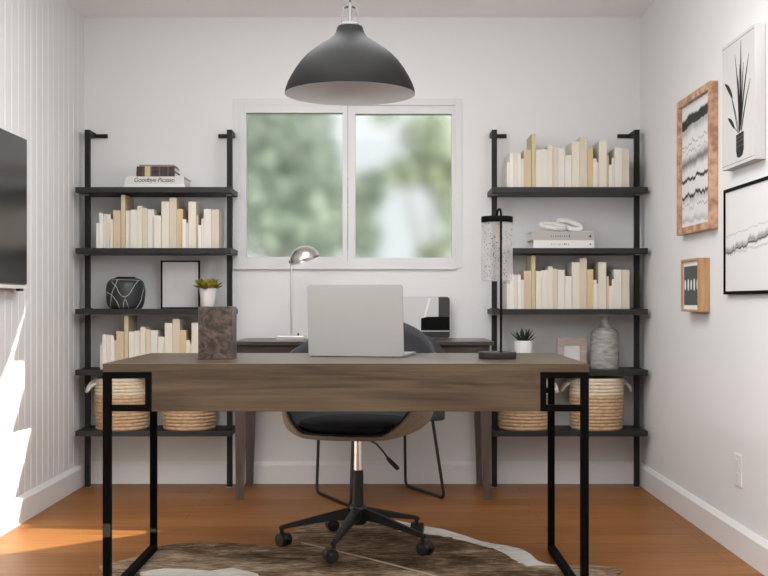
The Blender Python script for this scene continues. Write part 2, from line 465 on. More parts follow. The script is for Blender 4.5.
# ------------------------------------------------------------------ outdoors
b = MB(); b.box((-14, YW+.2, -.5), (14, 30, -.3)); o = obj('lawn', b, 'lawn'); o['kind'] = 'structure'
LA = leaf_mat('grey green leaves', (.022,.034,.026,1), (.048,.068,.056,1), (.085,.105,.090,1))
LB = leaf_mat('pale yellow green leaves', (.032,.048,.034,1), (.070,.092,.064,1), (.13,.145,.105,1))
def tree(label, x, Y, blobs, mat, n, leaf):
    root = thing('tree', label, 'tree', (x, Y, -.3), 0, 'trees outside the window')
    t = MB(); t.tube([(x, Y, -.3), (x+.03, Y+.02, .5), (x-.02, Y, 1.3), (x, Y, max(bl[2] for bl in blobs))], .06, 8, radii=[.08,.06,.035,.015])
    for bl in blobs: t.tube([(x, Y, .9), ((x+bl[0])/2, Y, (.9+bl[2])/2+.1), bl[:3]], .03, 6, radii=[.03,.018,.008])
    obj('trunk', t, 'trunk', root)
    f = MB(); rnd = random.Random(int(x*1000)+int(Y*10))
    tot = sum(bl[3]*bl[4] for bl in blobs)
    for bl in blobs:
        for i in range(int(n*bl[3]*bl[4]/tot)):
            u = Vector((rnd.gauss(0,1), rnd.gauss(0,1), rnd.gauss(0,1))).normalized()*rnd.random()**.42
            c = Vector((bl[0]+u.x*bl[3], bl[1]+u.y*bl[3], bl[2]+u.z*bl[4]))
            d = Vector((rnd.gauss(0,1), rnd.gauss(0,1), rnd.gauss(0,.7))).normalized()
            sd = d.cross(Vector((rnd.gauss(0,1), rnd.gauss(0,1), rnd.gauss(0,1)))).normalized()
            L = leaf*rnd.uniform(.6, 1.3)
            vs = [f.bm.verts.new(c + d*L*a + sd*L*bb) for a, bb in ((-.5,0),(0,.24),(.5,0),(0,-.24))]
            f.bm.faces.new(vs)
    obj('foliage', f, mat, root)
def blob(px, py, Y, rx, rz): return (X(px,Y), Y, Z(py,Y), rx*Y/FPX, rz*Y/FPX)
Y = 17.0
tree('dense grey-green tree filling the left window pane', X(290,Y), Y, [blob(265,140,Y,40,45), blob(300,160,Y,38,48), blob(270,215,Y,42,46), blob(318,225,Y,30,40), blob(305,120,Y,28,26), blob(328,190,Y,16,30)], LA, 5600, .28)
Y = 21.0
tree('pale tree high in the right window pane', X(430,Y), Y, [blob(428,135,Y,26,24), blob(440,170,Y,22,26), blob(405,172,Y,18,16), blob(452,205,Y,14,22), blob(385,112,Y,14,10)], LB, 1500, .32)
Y = 18.5
tree('small tree low beside the window mullion', X(366,Y), Y, [blob(366,195,Y,18,20), blob(362,235,Y,18,26), blob(378,180,Y,9,10)], LA, 1100, .26)
Y = 19.5
tree('low light green bush at the right window corner', X(436,Y), Y, [blob(434,252,Y,18,9), blob(452,238,Y,10,12)], LB, 420, .24)

# ------------------------------------------------------------------ bookcases
TOPS = [1.525, 1.22, .915, .61, .305]; TH = .0272; SF = 5.60; SB = 5.862; YU = 5.745
def bookcase(x0, x1, u0, u1, label):
    cx = (x0+x1)/2
    root = thing('wall_bookcase', label, 'bookcase', (cx, YW, 0), 0, 'wall mounted bookcases')
    for i, zt in enumerate(TOPS):
        b = MB(); b.box((x0, SF, zt-TH), (x1, SB, zt), .0015)
        sh = obj('shelf', b, 'shelf', root)
        for u in (u0, u1):
            c = MB(); c.box((u-.013, YU-.03, zt-TH-.006), (u+.013, YU-.012, zt-TH), .001)
            obj('shelf_clip', c, 'upright', sh)
            c = MB(); c.box((u-.02, YU-.02, zt), (u+.02, YU+.03, zt+.004), .001); obj('top_clip', c, 'upright', sh)
            c = MB(); c.box((u-.014, YU-.034, zt-TH-.0035), (u+.014, YU-.03, zt-TH), .0005); obj('clip_edge', c, 'clip', sh)
    for u, s in ((u0, 1), (u1, -1)):
        b = MB(); b.box((u-.0135, YU-.012, 0), (u+.0135, YU+.012, 1.833), .002); obj('upright', b, 'upright', root)
        b = MB(); b.box((u-.0135, YU+.0115, 1.806), (u+.0135, YW-.001, 1.832), .002)
        b.box((u+s*.0135, YW-.016, 1.807), (u+s*.075, YW-.001, 1.827), .002)
        arm = obj('wall_arm', b, 'upright', root)
        for k in (.035, .058):
            c = MB(); c.cyl((u+s*k, YW-.0185, 1.817), (u+s*k, YW-.015, 1.817), .005, n=12); obj('screw', c, 'upright', arm)
        b = MB(); b.cyl((u, YU, 0), (u, YU, .004), .019); obj('foot_pad', b, 'nickel', root)
    return root
UL0, UL1 = X(87.7, YU), X(229.7, YU); UR0, UR1 = X(494.3, YU), X(636.6, YU)
bookcase(UL0-.024, UL1+.026, UL0, UL1, 'tall black five-shelf wall bookcase left of the window')
bookcase(UR0-.025, UR1+.025, UR0, UR1, 'tall black five-shelf wall bookcase right of the window')

# ------------------------------------------------------------------ rows of cream books
BC = {'ivory': (.78,.74,.66,1), 'white': (.83,.80,.745,1), 'pale pink': (.74,.67,.61,1), 'cream': (.77,.71,.60,1), 'tan': (.63,.51,.36,1),
      'khaki': (.60,.51,.32,1), 'pale grey': (.76,.73,.665,1), 'beige': (.67,.59,.48,1), 'mustard': (.67,.52,.30,1)}
for k, c in BC.items():
    m, nt, p = new_mat(k+' book cloth')
    f = noise(nt, coords(nt, (40, 2, 2)), 6, 3)
    nt.links.new(ramp(nt, f, [(.3, tuple(v*.92 for v in c[:3])+(1,)), (.7, c)]), p.inputs['Base Color'])
    p.inputs['Roughness'].default_value = .75; M['book '+k] = m
BOOKS = [(96,99,222.7,'ivory'),(99,103,213.2,'white'),(103,106.6,214,'pale pink'),(106.6,110,214,'white'),(110,113,219,'cream'),(113,120.4,210,'tan'),
 (120.6,124.8,194.5,'khaki'),(125,130.3,210.3,'ivory'),(130.3,137,209.5,'pale grey'),(137,142,205.7,'cream'),(142,147,208,'beige'),(147,153.8,209,'pale grey'),
 (154,161,215.4,'ivory'),(161.3,169,201.5,'cream'),(169,176.3,197.4,'beige'),(176.3,182.3,208.7,'mustard'),(182.3,186,219,'white'),(186,188,222.5,'pale pink'),
 (188,195.7,201.4,'cream'),(195.7,198,215.4,'tan'),(198,201.2,225,'white'),(201.2,203.6,218.4,'ivory'),(203.6,211,208.7,'pale grey'),(211,218.5,209.2,'beige')]
ORD = 'first second third fourth fifth sixth seventh eighth ninth tenth eleventh twelfth thirteenth fourteenth fifteenth sixteenth seventeenth eighteenth nineteenth twentieth twenty-first twenty-second twenty-third last'.split()
YB = 5.632
protos = {}
def make_book(w, h, d, colour):
    """standing book, spine towards -Y, local origin at the bottom of the spine"""
    c = MB(); t = min(.0022, w*.22)
    c.box((-w/2, 0, 0), (w/2, .003, h), .0006); c.box((-w/2, .002, 0), (-w/2+t, d, h)); c.box((w/2-t, .002, 0), (w/2, d, h))
    o = obj('book', c, 'book '+colour)
    p = MB(); p.box((-w/2+t*.9, .0029, .003), (w/2-t*.9, d-.004, h-.003)); obj('pages', p, 'paper', o, local=True)
    return o
def book_row(dx, zt, shelf_phrase, group, jig):
    for i, (x0, x1, yt, colr) in enumerate(BOOKS):
        w = (x1-x0)*YB/FPX - .0006; h = (248.2-yt)*YB/FPX
        d = .20 if h > .24 else (.165 + .012*((i*7+3) % 4))
        if i not in protos: protos[i] = o = make_book(w, h, d, colr)
        else: o = copy_tree(protos[i])
        off = .004*((i*5+jig*3) % 4)
        o.location = (X((x0+x1)/2, YB)+dx, YB+off, zt)
        size = 'tall' if h > .235 else ('short' if h < .145 else ('slim' if w < .018 else 'mid-height'))
        pl = 'far left end' if i == 0 else ('right end' if i == len(BOOKS)-1 else ORD[i]+' from left')
        tag(o, f'{size} {colr} book, {pl}, {shelf_phrase}', 'book', group)
DXR = 411*YB/FPX
book_row(0, TOPS[1], 'second shelf down of left bookcase', 'cream books on the second shelf of the left bookcase', 0)
book_row(.017, TOPS[3], 'fourth shelf down of left bookcase', 'cream books on the fourth shelf of the left bookcase', 1)
book_row(DXR, TOPS[0], 'top shelf of right bookcase', 'cream books on the top shelf of the right bookcase', 2)
book_row(DXR, TOPS[2], 'third shelf down of right bookcase', 'cream books on the third shelf of the right bookcase', 3)

# ------------------------------------------------------------------ lying books
def flat_book(name, label, x0, x1, y0, d, z0, h, cover, group, cat='book', txt=None):
    cx = (x0+x1)/2
    root = thing(name, label, cat, (cx, y0, z0), 0, group)
    b = MB(); t = .0028
    b.box((x0, y0, z0), (x1, y0+.003, z0+h), .001); b.box((x0, y0+.002, z0), (x1, y0+d, z0+t)); b.box((x0, y0+.002, z0+h-t), (x1, y0+d, z0+h))
    obj('cover', b, cover, root)
    b = MB(); b.box((x0+.003, y0+.0029, z0+t*.95), (x1-.004, y0+d-.004, z0+h-t*.95)); obj('pages', b, 'paper', root)
    return root
M['white cover'] = plain('white book jacket', (.76,.745,.72,1), .5)
M['title cover'] = plain('off-white book jacket', (.66,.64,.60,1), .55)
M['grey cover'] = plain('warm grey book jacket', (.44,.415,.385,1), .6)
yb = 5.622; z = TOPS[0]
flat_book('book', 'thin white book lying lowest in the pile on left top shelf', X(124,yb), X(184.8,yb), yb, .22, z, .0185, 'white cover', 'lying books on the left top shelf')
bk = flat_book('book', 'thick white book with handwritten-style title, above thin white one, left top shelf', X(125,yb), X(184,yb), yb+.001, .215, z+.0187, .0365, 'title cover', 'lying books on the left top shelf')
tm = text_mesh('Goodbye Picasso', .031)
for v in tm.bm.verts: v.co = Vector((v.co.x + X(154,yb), yb-.0000 - v.co.z, v.co.y + z+.0187+.0185))
obj('title_lettering', tm, 'ink', bk)
flat_book('book', 'lower maroon leather book with gilt bands atop the white books', X(136,yb), X(174.5,yb), yb+.006, .145, z+.0554, .0255, 'leather', 'leather books on the left top shelf')
flat_book('book', 'uppermost maroon leather book with gilt bands on the left top shelf', X(136.2,yb), X(174.3,yb), yb+.007, .142, z+.0811, .0255, 'leather', 'leather books on the left top shelf')
b = MB(); zz = z+.1068
# a thin pale-brown pamphlet crowns the pile
fb = flat_book('notebook', 'thin taupe notebook crowning the leather books on left top shelf', X(138.5,yb), X(173,yb), yb+.012, .13, zz, .009, 'taupe', 'leather books on the left top shelf')

z = TOPS[1]
b1 = flat_book('book', 'white hardback lying flat on second shelf of right bookcase', X(533.5,yb), X(594.3,yb), yb, .20, z, .040, 'white cover', 'lying books on the right bookcase')
b2 = flat_book('book', 'grey hardback lying on the white hardback, right bookcase', X(531.8,yb), X(593.8,yb), yb+.001, .205, z+.0402, .0445, 'grey cover', 'lying books on the right bookcase')
def spine_marks(root, x0, x1, zc, y, hgt, n, seed, tri, ink):
    rnd = random.Random(seed); m = MB(); x = x0
    for i in range(n):
        w = (x1-x0)/n*.55; hh = hgt*rnd.uniform(.6, 1)
        m.box((x, y-.0004, zc-hh/2), (x+w*rnd.uniform(.3, .6), y+.001, zc+hh/2))
        if rnd.random() < .6: m.box((x, y-.0004, zc+rnd.choice((-.45,.0,.4))*hh), (x+w, y+.001, zc+rnd.choice((-.3,.1,.5))*hh+.0015))
        x += (x1-x0)/n
    obj('spine_lettering', m, ink, root)
    t = MB(); r = hgt*.75
    if tri: t.prism([(tri-r, zc), (tri+r*.7, zc+r*.9), (tri+r*.7, zc-r*.9)], y-.0004, y+.001, 'Y')
    obj('publisher_mark', t, 'ink', root)
spine_marks(b2, X(551,yb), X(571,yb), z+.0402+.020, yb+.001, .011, 9, 4, X(590,yb), 'midink')
spine_marks(b1, X(551,yb), X(570,yb), z+.020, yb, .008, 10, 9, None, 'midink')
t = MB(); t.cyl((X(590.3,yb), yb-.0004, z+.020), (X(590.3,yb), yb+.001, z+.020), .004, n=14); obj('publisher_mark', t, 'ink', b1)

# knotted white sculpture on the books
zk = z+.0875; yk = 5.70
root = thing('knot_sculpture', 'white plaster chain-link knot lying on the grey hardback', 'sculpture', (X(560,yk), yk, zk))
def link(c, a, bb, tilt, roll, r, mb):
    pts = []
    rot = Matrix.Rotation(tilt[2],4,'Z') @ Matrix.Rotation(tilt[1],4,'Y') @ Matrix.Rotation(roll,4,'X')
    for k in range(36):
        t = 2*math.pi*k/36
        pts.append(rot @ Vector((a*math.copysign(abs(math.cos(t))**.8, math.cos(t)), bb*math.sin(t), 0)) + Vector(c))
    mb.tube(pts, r, 10, True)
b = MB(); link((X(552,yk), yk-.022, zk+.026), .064, .020, (0, R(6), R(12)), R(35), .0135, b); obj('loop', b, 'white_matte', root)
b = MB(); link((X(570,yk), yk+.008, zk+.034), .062, .019, (0, R(17), R(-16)), R(62), .0140, b); obj('loop', b, 'white_matte', root)

# ------------------------------------------------------------------ left bookcase, third shelf
z = TOPS[2]; yv = 5.70
cx = X(125.7, yv); rr = 19.4*yv/FPX
root = thing('vase', 'rounded black vase with pale vein lines on left bookcase', 'vase', (cx, yv, z))
vp = [(0,0),(.70,0),(.80,.018),(.87,.07),(.925,.16),(.965,.28),(.99,.42),(1.0,.56),(.985,.68),(.945,.78),(.87,.865),(.76,.92),(.62,.950),(.52,.962),(.50,.985),(.48,1.0),(.44,1.0),(.42,.95),(.40,.80),(0,.75)]
HV = .163
b = MB(); b.lathe([(r*rr, q*HV) for r, q in vp], (cx, yv, z), 56); obj('body', b, 'vase_black', root)
def vr(q):
    P = vp[1:14]
    for (r0, q0), (r1, q1) in zip(P, P[1:]):
        if q0 <= q <= q1: return (r0 + (r1-r0)*(q-q0)/max(1e-6, q1-q0))*rr
    return .5*rr
b = MB()
def vein(pts):
    out = []
    for _ in range(2):
        sm = [pts[0]]
        for p_, q_ in zip(pts, pts[1:]): sm += [(.75*p_[0]+.25*q_[0], .75*p_[1]+.25*q_[1]), (.25*p_[0]+.75*q_[0], .25*p_[1]+.75*q_[1])]
        pts = sm + [pts[-1]]
    for (a0, q0), (a1, q1) in zip(pts, pts[1:]):
        for k in range(3):
            s = k/3; a = a0+(a1-a0)*s; q = q0+(q1-q0)*s
            r = vr(q)+.0004; out.append((cx + r*math.sin(a), yv - r*math.cos(a), z + q*HV))
    b.tube(out, .0014, 6)
for pl in ([(-.95,.0),(-.62,.25),(-.55,.45),(-.42,.62),(-.28,.78),(-.3,.9)], [(-1.5,.62),(-.9,.5),(-.55,.45),(-.2,.2),(-.15,.0)], [(-.75,.92),(-.62,.82),(-.28,.72),(-.12,.5),(.05,.37),(.35,.4),(.55,.6),(.75,.78),(1.05,.88)],
           [(.08,.0),(.12,.2),(.2,.32),(.3,.18),(.4,.02)], [(.2,.32),(.2,.37)], [(-.8,.9),(-.3,.9),(.4,.9),(1.2,.88)], [(1.6,.8),(1.2,.5),(1.15,.25),(.9,.0)], [(-1.7,.3),(-1.2,.4),(-.9,.5)],
           [(2.0,.1),(2.6,.5),(3.4,.7),(4.0,.3),(4.4,.8)], [(2.2,.9),(3.0,.3),(3.8,.05)]): vein(pl)
obj('vein_lines', b, 'vein', root)

yf = 5.785
def wall_frame(root, x0, x1, z0, z1, y0, d, bw, mat, art, backing=True):
    """frame facing -Y"""
    b = MB(); ring(b, x0, x1, z0, z1, bw, y0, y0+d, .0008); obj('frame', b, mat, root)
    b = MB(); b.box((x0+bw*.9, y0+d*.4, z0+bw*.9), (x1-bw*.9, y0+d*.8, z1-bw*.9)); return obj('blank_sheet', b, art, root)
root = thing('picture_frame', 'thin black picture frame with blank sheet on left bookcase', 'picture frame', (X(180,yf), yf, z))
wall_frame(root, X(160.8,yf), X(199.6,yf), z+.0005, Z(260.5,yf), yf, .018, .0075, 'black', 'greypaper')

yp = 5.67; cx = X(208, yp)
root = thing('potted_succulent', 'yellow-green succulent in white tapered pot on left bookcase', 'plant', (cx, yp, z))
k = yp/FPX
b = MB(); b.lathe([(0,0),(6.3*k,0),(6.6*k,.002),(8.7*k,.102),(8.7*k,.104),(8.0*k,.104),(7.8*k,.09),(0,.09)], (cx,yp,z), 40); obj('pot', b, 'white_cer', root)
b = MB(); b.lathe([(0,.092),(7.8*k,.091)], (cx,yp,z), 24); obj('soil', b, 'soil', root)
b = MB(); rnd = random.Random(3)
for ri, (cnt, el, L) in enumerate(((11, 4, .066), (11, 22, .066), (10, 40, .060), (8, 58, .054), (4, 78, .046))):
    for i in range(cnt):
        a = 2*math.pi*(i+.5*(ri%2))/cnt + rnd.uniform(-.15,.15); e = R(el+rnd.uniform(-8,8))
        d = (math.cos(a)*math.cos(e), math.sin(a)*math.cos(e), math.sin(e))
        b.leaf((cx+math.cos(a)*.012, yp+math.sin(a)*.012, z+.100), d, L*rnd.uniform(.85,1.1), .034, .30, .18)
obj('leaves', b, 'succ', root, smooth=True)

# ------------------------------------------------------------------ right bookcase, fourth shelf
z = TOPS[3]; yp = 5.70; k = yp/FPX; cx = X(523.5, yp)
root = thing('potted_aloe', 'small spiky dark green aloe in round white pot, right bookcase', 'plant', (cx, yp, z))
b = MB(); b.lathe([(0,0),(7.5*k,0),(9.2*k,.012),(10.0*k,.05),(9.9*k,.11),(9.4*k,.142),(9.2*k,.144),(8.6*k,.142),(8.6*k,.13),(0,.13)], (cx,yp,z), 40); obj('pot', b, 'white_cer', root)
b = MB(); b.lathe([(0,.132),(8.6*k,.131)], (cx,yp,z), 24); obj('soil', b, 'soil', root)
b = MB(); rnd = random.Random(5)
for cnt, el, L in ((9, 34, .080), (8, 55, .080), (5, 76, .078)):
    for i in range(cnt):
        a = 2*math.pi*i/cnt + rnd.uniform(-.25,.25) + el; e = R(el+rnd.uniform(-7,7))
        b.leaf((cx+math.cos(a)*.008, yp+math.sin(a)*.008, z+.130), (math.cos(a)*math.cos(e), math.sin(a)*math.cos(e), math.sin(e)), L*rnd.uniform(.8,1.1), .014, .3, .06)
obj('leaves', b, 'aloe', root, smooth=True)
yf = 5.72
root = thing('picture_frame', 'small whitewashed wooden frame with blank sheet beside grey bottle vase', 'picture frame', (X(572,yf), yf, z))
wall_frame(root, X(557.2,yf), X(586.6,yf), z+.0005, Z(338,yf), yf, .02, .034, 'pinkwood', 'greypaper')
yv = 5.70; cx = X(604.8, yv); k = yv/FPX
root = thing('bottle_vase', 'tall grey stone bottle vase with narrow neck on right bookcase', 'vase', (cx, yv, z))
b = MB(); b.lathe([(0,0),(13.3*k,0),(13.9*k,.004),(14.0*k,.02),(14.0*k,.165),(13.6*k,.18),(12.2*k,.195),(9.5*k,.206),(6.5*k,.213),(5.0*k,.22),(4.4*k,.232),(4.3*k,.262),(4.3*k,.266),(3.3*k,.266),(3.2*k,.225),(0,.22)], (cx,yv,z), 44); obj('body', b, 'concrete', root)

# ------------------------------------------------------------------ baskets
z = TOPS[4]
def make_basket():
    Rb = .139; H = .258; n = 15; ch = H/n
    root = thing('woven_basket', '', 'basket', (0,0,0), 0, 'woven baskets on the bottom shelves')
    def coils(i0, i1):
        prof = []
        for i in range(i0, i1):
            base = Rb*(.955+.045*min(1, i/5))
            for s in range(5):
                t = s/4*math.pi
                prof.append((base - .0042 + .0042*math.sin(t), ch*i + ch*s/4))
        return prof
    lo = coils(0, 10)
    b = MB(); b.lathe([(0,0)] + lo, (0,0,0), 56); obj('body', b, 'rope_tan', root, local=True)
    up = coils(10, n)
    b = MB(); b.lathe(up + [(Rb-.012, H+.003), (Rb-.018, H-.004), (Rb-.019, ch*10)], (0,0,0), 56); obj('pale_band', b, 'rope_pale', root, local=True)
    b = MB(); b.lathe([(0,.004), (Rb-.024,.006), (Rb-.0192, H-.004)], (0,0,0), 40); obj('lining', b, 'basket_in', root, local=True)
    for s in (1, -1):
        b = MB(); pts = []
        for k in range(13):
            t = math.pi*k/12
            pts.append((s*(Rb-.004 + .042*math.sin(t)), .020*math.cos(t)*1.2, H-.014 - .046*math.sin(t)**2 - .012*k/12))
        b.tube(pts, .0075, 8); obj('handle', b, 'rope_white', root, local=True)
    return root
proto = make_basket()
for i, (px, lab, rz) in enumerate(((122, 'outermost woven basket at left end of left bookcase bottom shelf', 25), (189.6, 'woven basket with only its lower coils showing, left bookcase, nearer the window', -20),
                        (524.5, 'woven basket partly hidden by the desk board, right bookcase, nearer window', -30), (596.4, 'woven basket with pale rim in full view, right end of right bookcase', 0))):
    o = proto if i == 0 else copy_tree(proto)
    o.location = (X(px, 5.725), 5.725, z+.0005); o.rotation_euler.z = R(rz); o['label'] = lab

# ------------------------------------------------------------------ back desk
z0 = .762; BX0, BX1, BY0, BY1 = -.728, .519, 5.33, 5.842
root = thing('writing_desk', 'dark walnut desk with tapered legs against the wall below the window', 'desk', ((BX0+BX1)/2, (BY0+BY1)/2, 0))
b = MB(); b.box((BX0, BY0, z0-.019), (BX1, BY1, z0), .002); obj('desktop', b, 'walnut_x', root)
b = MB(); b.box((BX0+.018, BY0+.03, .645), (BX1-.018, BY1-.02, z0-.0195), .001); obj('apron', b, 'walnut_x', root)
for k in range(2):
    x0 = BX0+.06 + k*.575; b = MB(); b.box((x0, BY0+.021, .652), (x0+.555, BY0+.0295, z0-.025), .001); d = obj('drawer', b, 'walnut_x', root)
for sx, sy in ((-1,-1),(1,-1),(-1,1),(1,1)):
    xo = (BX0+.005) if sx < 0 else (BX1-.005)
    ya = BY0+.045 if sy < 0 else BY1-.075
    b = MB()
    wt, wb = .060, .040
    bm2 = bmesh.new()
    top = [(xo, ya), (xo-sx*wt, ya), (xo-sx*wt, ya+.055), (xo, ya+.055)]
    bot = [(xo-sx*.006, ya+.006), (xo-sx*wb, ya+.006), (xo-sx*wb, ya+.046), (xo-sx*.006, ya+.046)]
    vt = [bm2.verts.new((p, q, .66)) for p, q in top]; vb = [bm2.verts.new((p, q, 0)) for p, q in bot]
    for i in range(4): bm2.faces.new((vb[i], vb[(i+1)%4], vt[(i+1)%4], vt[i]))
    bm2.faces.new(vt); bm2.faces.new(vb[::-1]); bmesh.ops.recalc_face_normals(bm2, faces=bm2.faces)
    b.join(bm2); obj('leg', b, 'walnut_z', root)

# chrome desk lamp on it
yl = 5.57; lx = X(291.3, yl)
root = thing('desk_lamp', 'slim nickel desk lamp with half-dome shade on the walnut desk', 'lamp', (lx, yl, z0))
b = MB(); b.box((X(276.8,yl), yl-.055, z0), (X(305,yl), yl+.055, z0+.021), .003); base = obj('base', b, 'nickel', root)
b = MB(); b.cyl((X(298.5,yl), yl-.02, z0+.021), (X(298.5,yl), yl-.02, z0+.034), .004); obj('switch', b, 'bronze', base)
b = MB(); b.cyl((lx, yl, z0+.02), (lx, yl, Z(262,yl)), .0052); obj('stem', b, 'nickel', root)
jx, jz = lx, Z(262,yl)
b = MB(); b.cyl((jx-.004, yl-.012, jz), (jx-.004, yl+.012, jz), .008); b.cyl((jx, yl, jz), (jx+.014, yl, jz+.026), .0065); obj('joint', b, 'bronze', root)
ax = Vector((math.sin(R(18)), -.05, -math.cos(R(18)))).normalized()   # direction the dome opens to
dc = Vector((X(305.2,yl), yl, Z(260.2,yl)))
rd = 15.4*yl/FPX
prof = [(rd*math.cos(t*math.pi/2/12), -rd*.95*math.sin(t*math.pi/2/12)) for t in range(13)]
b = MB(); b.lathe(prof + [(max(0, (rd-.002)*math.cos(t*math.pi/2/12)), -(rd-.002)*.95*math.sin(t*math.pi/2/12)) for t in range(12, -1, -1)] + [prof[0]], dc, 40, ax)
sh = obj('shade', b, 'nickel', root)
b = MB(); b.ball(dc - ax*.032, .014); obj('bulb', b, 'white_cer', sh)

# rounded mirror leaning on the wall, its reflections painted as flat blocks
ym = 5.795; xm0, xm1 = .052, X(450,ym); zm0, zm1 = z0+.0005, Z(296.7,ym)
root = thing('painted_mirror', 'rounded-corner mirror with black and grey painted reflections leaning behind walnut desk', 'mirror', ((xm0+xm1)/2, ym, z0))
def rrect(x0, x1, q0, q1, r, n=6):
    out = []
    for cx_, cz_, a0 in ((x1-r,q1-r,0),(x0+r,q1-r,90),(x0+r,q0+r,180),(x1-r,q0+r,270)):
        for k in range(n+1):
            a = R(a0+90*k/n); out.append((cx_+r*math.cos(a), cz_+r*math.sin(a)))
    return out
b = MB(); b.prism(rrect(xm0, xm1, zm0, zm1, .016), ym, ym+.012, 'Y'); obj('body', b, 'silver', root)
M['reflect_pale'] = plain('painted pale reflection', (.62,.615,.605,1), .25)
M['reflect_black'] = plain('painted black reflection', (.003,.003,.003,1), .35, spec=.08)
M['reflect_grey'] = plain('painted dark grey reflection', (.040,.039,.038,1), .35, spec=.15)
M['reflect_mid'] = plain('painted mid grey reflection', (.060,.059,.057,1), .35, spec=.15)
b = MB(); b.prism(rrect(xm0+.0015, xm1-.0015, zm0+.0015, zm1-.0015, .015), ym-.001, ym+.001, 'Y'); face = obj('reflection_face', b, 'reflect_pale', root)
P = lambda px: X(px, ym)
Q = lambda py: Z(py, ym)
rc = .0145
b = MB(); b.prism([(P(438.5),Q(317)), (xm1-.002,Q(317))] + [(xm1-.002-rc+rc*math.cos(R(a)), zm1-.002-rc+rc*math.sin(R(a))) for a in range(0, 91, 15)] + [(P(438.5), zm1-.002)], ym-.0016, ym-.0005, 'Y'); obj('grey_reflection', b, 'reflect_mid', face)
b = MB(); b.prism([(P(421),Q(330.5)), (xm1-.002,Q(330.5)), (xm1-.002,Q(316.7)), (P(428),Q(316.7)), (P(421),Q(318.3))], ym-.0016, ym-.0005, 'Y'); obj('black_reflection', b, 'reflect_black', face)
b = MB(); b.prism([(P(421),Q(331.5)), (P(421), zm0+.002)] + [(xm1-.002-rc+rc*math.sin(R(a)), zm0+.002+rc-rc*math.cos(R(a))) for a in range(0, 91, 15)] + [(xm1-.002,Q(331.5))], ym-.0016, ym-.0005, 'Y'); obj('lower_reflection', b, 'reflect_grey', face)
b = MB(); b.prism([(P(423.6),Q(317)), (P(425.6),Q(317)), (P(431),Q(298.2)), (P(428.2),Q(298.2))], ym-.0018, ym-.0005, 'Y'); obj('white_glint', b, 'paper', face)  # painted streak standing for the window's reflection in the mirror

# sled chair tucked under the walnut desk
root = thing('sled_chair', 'dark felt chair on black sled wire legs tucked under the walnut desk', 'chair', (-.028, 5.472, 0), R(25))
def rounded_path(pts, r, n=5):
    out = []; pts = [Vector(p) for p in pts]
    out.append(pts[0])
    for a, p, c in zip(pts, pts[1:], pts[2:]):
        u = (a-p).normalized(); v = (c-p).normalized()
        for k in range(n+1):
            t = k/n; A = p+u*r; C = p+v*r
            out.append(A.lerp(p, t).lerp(p.lerp(C, t), t))
    out.append(pts[-1]); return out
for s in (-1, 1):
    b = MB(); b.tube(rounded_path([(s*.205, -.16, .405), (s*.245, -.215, .008), (s*.245, .21, .008), (s*.235, .20, .405), (s*.19, .12, .412)], .035), .0075, 10); obj('sled_leg', b, 'bronze', root, local=True)
b = MB(); b.tube([(-.20, -.15, .405), (.20, -.15, .405)], .007, 8); obj('cross_bar', b, 'bronze', root, local=True)
b = MB(); b.box((-.225, -.27, .385), (.225, .20, .425), .018); b.box((-.215, -.25, .418), (.215, .20, .455), .016); b.smooth = True; obj('seat', b, 'charcoal', root, local=True)
bm2 = bmesh.new(); NA, NZ = 24, 10; grid = []
for j in range(NZ+1):
    row = []
    for i in range(NA+1):
        u = i/NA*2-1; t = j/NZ
        hw = .235 - .025*t; zt = .40 + t*(.405 - .10*abs(u)**3)
        yy = -.265 - .055*t + .035*abs(u)**2.2
        row.append(bm2.verts.new((u*hw, yy, zt)))
    grid.append(row)
for j in range(NZ):
    for i in range(NA): bm2.faces.new((grid[j][i], grid[j][i+1], grid[j+1][i+1], grid[j+1][i]))
b = MB(); b.join(bm2); b.smooth = True
o = obj('backrest', b, 'greyfelt', root, local=True)
md = o.modifiers.new('thickness', 'SOLIDIFY'); md.thickness = .022; md.offset = 0
md = o.modifiers.new('soft', 'BEVEL'); md.width = .008; md.segments = 3; md.limit_method = 'ANGLE'

# ------------------------------------------------------------------ cowhide rug
RZ = .004
edge = [(98,568),(104,564.5),(118,562),(137,557.5),(149,551),(160,547),(178,544.6),(199,543.4),(224,543.6),(248,544.7),(268,547.5),(284,547.6),(303,545.4),(294,541),(289,537.5),(299,529),(313,522),(330,517),(350,514),(366,513.4),(378,517),(400,522),(424,526.8)]
right = [(442,530),(466,537),(480,542),(492,544.5),(508,547),(522,550.3),(531,555.5),(537,561.5),(546,565),(557,566),(572,566.5),(590,566),(604,567.5),(619,568.3),(623,571.5),(616,577)]
out = [ground(*p) for p in edge] + [ground(*p) for p in right] + [(.72,3.72),(.58,3.5),(.42,3.3),(.30,3.05),(.05,2.95),(-.2,3.0),(-.48,2.98),(-.62,3.2),(-.80,3.4),(-.86,3.7),(-.98,3.9)]
rug = thing('cowhide_rug', 'brown and white brindle cowhide rug on the floor under the desk', 'rug', (-.1, 4.0, 0))
b = MB(); b.prism(out, 0.0003, RZ); obj('hide', b, 'hide', rug)
def ragged(px_out, px_in, name, seed):
    rnd = random.Random(seed); inn = []
    for a, c in zip(px_in, px_in[1:]):
        for k in range(4):
            t = k/4; inn.append((a[0]+(c[0]-a[0])*t + rnd.uniform(-3,3), a[1]+(c[1]-a[1])*t + rnd.uniform(-.9,.9)))
    inn.append(px_in[-1])
    b = MB(); b.prism([ground(*p) for p in px_out] + [ground(*p) for p in inn[::-1]], RZ-.0005, RZ+.0008); obj(name, b, 'hide_white', rug)
ragged([(367,513.6),(378,517.2),(400,522.2),(424,527)] + right[:10], [(369,515.5),(383,524),(398,531.5),(415,534),(440,536),(460,541.5),(478,545),(496,551),(512,560),(528,567),(556,567.2)], 'white_edge', 3)
